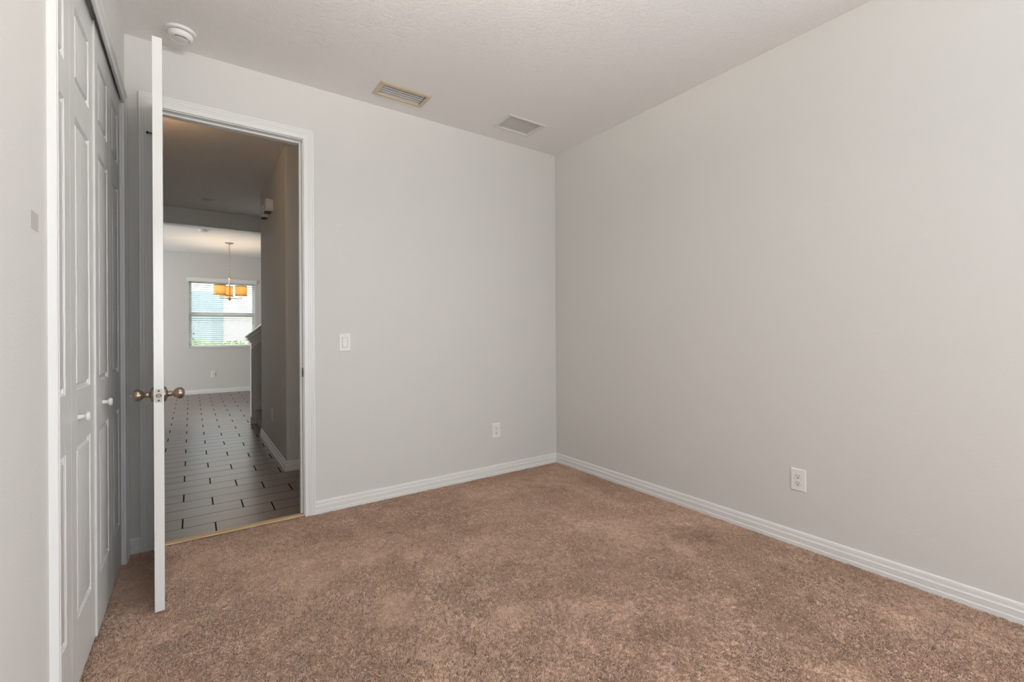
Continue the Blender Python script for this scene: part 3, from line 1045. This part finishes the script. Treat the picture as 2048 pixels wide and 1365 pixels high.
for x, zt in ((-0.503, 0.30), (-0.512, 0.19)):
    MB().lathe([(0, 0.0), (0.008, 0.0), (0.009, 0.01), (0.004, 0.03), (0, 0.032)], 12, Matrix.Translation((x, -0.031, zt - 0.03))).build('tassel', M_tassel, pc, smooth=40)

# ------------------------------------------------------------------ chandelier
cx, cy = -2.213, 6.40
cd = empty('chandelier', (cx, cy, H))
tag(cd, 'copper-toned chandelier with three amber drum shades in the dining room', 'chandelier')
MB().lathe([(0, 0), (0.066, 0), (0.067, 0.008), (0.050, 0.018), (0.012, 0.024), (0.010, 0.040), (0, 0.040)], 32, F @ Matrix.Translation((0, 0, 0.0004))).build('canopy', M_chrome, cd, smooth=40)
mb = MB()
nl = 17
z_top, z_bot = -0.040, -0.610
for i in range(nl):
    zc = z_top + (z_bot - z_top) * (i + 0.5) / nl
    Lh = 0.0215
    T = Matrix.Translation((0, 0, zc)) @ Matrix.Rotation(R(90 * (i % 2) + 20), 4, 'Z')
    pts = []
    for k in range(16):
        a = 2 * math.pi * k / 16
        pts.append(Vector((0.0105 * math.cos(a), 0, Lh * math.sin(a))))
    rings = []
    for k in range(16):
        d = (pts[(k + 1) % 16] - pts[k - 1]).normalized()
        nn = Vector((0, 1, 0))
        bb = d.cross(nn)
        rings.append([T @ (pts[k] + nn * 0.0032 * math.cos(2 * math.pi * q / 6) + bb * 0.0032 * math.sin(2 * math.pi * q / 6)) for q in range(6)])
    mb.sweep(rings, closed=True)
mb.build('chain', M_chrome, cd, smooth=60)
mb = MB()
mb.lathe([(0, -0.605), (0.010, -0.607), (0.018, -0.625), (0.018, -0.640), (0.010, -0.650), (0.011, -0.700), (0.0095, -0.705), (0.0095, -0.975), (0.022, -0.980), (0.030, -0.990), (0.030, -1.012),
          (0.018, -1.022), (0.008, -1.035), (0, -1.037)], 24)
mb.build('stem', M_chrome, cd, smooth=40)
RA = 0.190
for a in (R(98), R(218), R(338)):
    ex, ey = RA * math.cos(a), RA * math.sin(a)
    mb = MB()
    mb.tube((0.02 * math.cos(a), 0.02 * math.sin(a), -1.000), (ex, ey, -1.000), 0.0055)
    mb.tube((ex, ey, -1.005), (ex, ey, -0.945), 0.0055)
    mb.lathe([(0, 0), (0.018, 0), (0.018, 0.05), (0, 0.05)], 16, Matrix.Translation((ex, ey, -0.945)))
    arm = mb.build('arm', M_chrome, cd, smooth=40)
    T = Matrix.Translation((ex, ey, 0))
    sh = MB().lathe([(0.0935, -0.950), (0.0945, -0.950), (0.0945, -0.775), (0.0935, -0.775), (0.0935, -0.950)], 40, T).build('lamp_shade', M_shade, cd, smooth=40)
    for z in (-0.954, -0.783):
        MB().lathe([(0.0930, z), (0.0953, z), (0.0953, z + 0.012), (0.0930, z + 0.012), (0.0930, z)], 40, T).build('binding', M_binding, sh, smooth=40)
    MB().lathe([(0, -0.894), (0.012, -0.892), (0.018, -0.870), (0.026, -0.845), (0.022, -0.822), (0.012, -0.810), (0, -0.807)], 18, T).build('bulb', M_bulb, arm, smooth=50)

# ------------------------------------------------------------------ outside the dining window
o = MB().box((-30, 8.2, -0.35), (30, 40, -0.2)).build('ground', M_grass)
struct(o, 'sunlit lawn outside the dining room window', 'lawn')
nb = empty('house', (-2.0, 14.0, -0.2))
tag(nb, 'pale neighbouring house seen through the dining room blinds', 'house')
MB().box((-9, 0, 0), (9, 6, 6)).build('wall', M_stucco, nb)
MB().box((-1.9, -0.06, 0.55), (0.07, -0.001, 2.73)).build('window', M_screen, nb)
mb = MB()
rnd = random.Random(3)
for i in range(5200):
    x = rnd.uniform(-4.6, 1.6)
    hgt = 1.28 + 0.10 * math.sin(x * 2.3) * math.sin(x * 0.9 + 1)
    p = Vector((x, rnd.uniform(10.6, 11.4), -0.2 + rnd.uniform(0.0, 1.0) ** 0.6 * hgt))
    q = Vector((rnd.gauss(0, 1), rnd.gauss(0, 1), rnd.gauss(0, 1))).normalized()
    u = q.orthogonal().normalized() * rnd.uniform(0.03, 0.06)
    w = q.cross(u).normalized() * rnd.uniform(0.02, 0.035)
    mb.v += [tuple(p - u), tuple(p + w), tuple(p + u), tuple(p - w)]
    k = len(mb.v)
    mb.f.append((k - 4, k - 3, k - 2, k - 1))
o = mb.build('hedge', M_leaf)
tag(o, 'low green hedge outside the dining room window', 'hedge')

# ------------------------------------------------------------------ carpet pile (uncountable tufts: one object)
import numpy as np
rng = np.random.default_rng(11)


def smooth_noise(x, y, cell, seed):
    """value noise in -1..1"""
    r = np.random.default_rng(seed).uniform(-1, 1, (512, 512))
    u, v = x / cell + 200.0, y / cell + 200.0
    i, j = np.floor(u).astype(int), np.floor(v).astype(int)
    fu, fv = u - i, v - j
    fu, fv = fu * fu * (3 - 2 * fu), fv * fv * (3 - 2 * fv)
    i0, i1, j0, j1 = i % 512, (i + 1) % 512, j % 512, (j + 1) % 512
    return (r[i0, j0] * (1 - fu) + r[i1, j0] * fu) * (1 - fv) + (r[i0, j1] * (1 - fu) + r[i1, j1] * fu) * fv


def tufts(x0, x1, y0, y1, step):
    nx, ny = int((x1 - x0) / step), int((y1 - y0) / step)
    gx, gy = np.meshgrid(np.arange(nx), np.arange(ny))
    n = nx * ny
    x = x0 + (gx.ravel() + rng.uniform(0.0, 1.0, n)) * step
    y = y0 + (gy.ravel() + rng.uniform(0.0, 1.0, n)) * step
    return x, y, np.full(n, step)


FLAT = [(-1.80, -0.90, 0.09, 0.045, 0.3), (-1.71, -1.04, 0.08, 0.04, 0.8), (-1.95, -0.82, 0.08, 0.05, 0.2), (-0.49, -0.34, 0.085, 0.05, 0.4), (-0.99, -0.44, 0.10, 0.03, 0.2), (-1.66, -1.63, 0.09, 0.05, -0.5), (-0.56, -1.72, 0.10, 0.06, 0.9), (-2.27, -0.89, 0.12, 0.06, 0.5), (-2.05, -1.30, 0.12, 0.07, 1.0)]
DENT = [(-0.57, -2.76, 0.030, 0.10, 0.1), (-0.60, -2.88, 0.025, 0.06, 0.2), (-0.57, -2.42, 0.022, 0.09, 0.3), (-0.50, -2.30, 0.018, 0.06, 0.3), (-1.02, -2.42, 0.020, 0.09, 0.4)]
parts = [tufts(XL + 0.016, -0.016, -2.75, -1.25, 0.0035), tufts(-2.1, -0.016, -3.40, -2.75, 0.0035), tufts(XL + 0.016, -0.016, -1.25, -0.016, 0.0046),
         tufts(XL - 0.050, XL + 0.016, CY0 + 0.012, CY1 - 0.012, 0.0050), tufts(DX0 + 0.002, DX1 - 0.002, -0.016, -0.006, 0.0050),
         tufts(XL + 0.016, -2.1, -3.40, -2.75, 0.0060), tufts(XL + 0.016, -0.016, -5.2, -3.40, 0.0110)]
px, py, stp = (np.concatenate(a) for a in zip(*parts))
n = len(px)
brush_x = 0.85 * smooth_noise(px, py, 0.34, 1) + 0.55 * smooth_noise(px, py, 0.12, 2)
brush_y = 0.85 * smooth_noise(px, py, 0.34, 3) + 0.55 * smooth_noise(px, py, 0.12, 4) - 0.25
clump_x = smooth_noise(px, py, 0.011, 5) + 0.6 * smooth_noise(px, py, 0.0055, 6)
clump_y = smooth_noise(px, py, 0.011, 7) + 0.6 * smooth_noise(px, py, 0.0055, 8)


def blob(cx_, cy_, rx_, ry_, ang):
    c_, s_ = math.cos(ang), math.sin(ang)
    u, v = (px - cx_) * c_ + (py - cy_) * s_, -(px - cx_) * s_ + (py - cy_) * c_
    return np.exp(-(u / rx_) ** 2 - (v / ry_) ** 2)


# footprints where the pile lies flat, and scuffs where it is dented
flat = np.zeros(n)
for b in FLAT:
    flat = np.maximum(flat, blob(*b))
dent = np.zeros(n)
for b in DENT:
    dent = np.maximum(dent, blob(*b))
calm = 1 - 0.75 * flat
brush_x = brush_x * (1 - flat) + 1.1 * flat
brush_y = brush_y * (1 - flat) + 1.1 * flat
lx_ = 0.0036 * brush_x + 0.0040 * clump_x * calm + rng.normal(0, 0.0014, n)
ly_ = 0.0036 * brush_y + 0.0040 * clump_y * calm + rng.normal(0, 0.0014, n)
hz = PILE * (0.90 + 0.08 * smooth_noise(px, py, 0.010, 9)) + rng.normal(0, 0.0007, n)
hz = hz * (1 - 0.40 * dent * (0.55 + 0.45 * smooth_noise(px, py, 0.02, 21)))
pts = np.zeros((n, 3, 3), dtype=np.float32)
pts[:, 0] = np.stack([px, py, np.full(n, -PILE)], 1)
pts[:, 1] = np.stack([px + 0.35 * lx_, py + 0.35 * ly_, -PILE + 0.58 * hz], 1)
pts[:, 2] = np.stack([px + lx_, py + ly_, -PILE + hz * np.clip(1 - 9000 * (lx_ ** 2 + ly_ ** 2), 0.45, 1)], 1)
hc = bpy.data.hair_curves.new('carpet_pile')
hc.add_curves([3] * n)
hc.position_data.foreach_set('vector', pts.ravel())
rad = np.zeros((n, 3), dtype=np.float32)
rad[:, 0] = stp * 0.40
rad[:, 1] = stp * 0.46
rad[:, 2] = stp * 0.36
ra = hc.attributes.get('radius') or hc.attributes.new('radius', 'FLOAT', 'POINT')
ra.data.foreach_set('value', rad.ravel())
hc.materials.append(M_pile)
po = bpy.data.objects.new('carpet_pile', hc)
COL.objects.link(po)
tag(po, 'soft brown cut pile of the bedroom carpet with lighter brushed patches', 'carpet pile', kind='stuff')

# ------------------------------------------------------------------ patch on the near closet wall
mb = MB()
mb.box((0, -0.028, -0.020), (0.0008, 0.028, 0.020))
o = mb.build('drywall_patch', M_patch)
o.location = (XL + 0.0002, -1.775, 1.460)
tag(o, 'small grey rectangular bare patch on the wall left of the closet casing', 'wall patch')
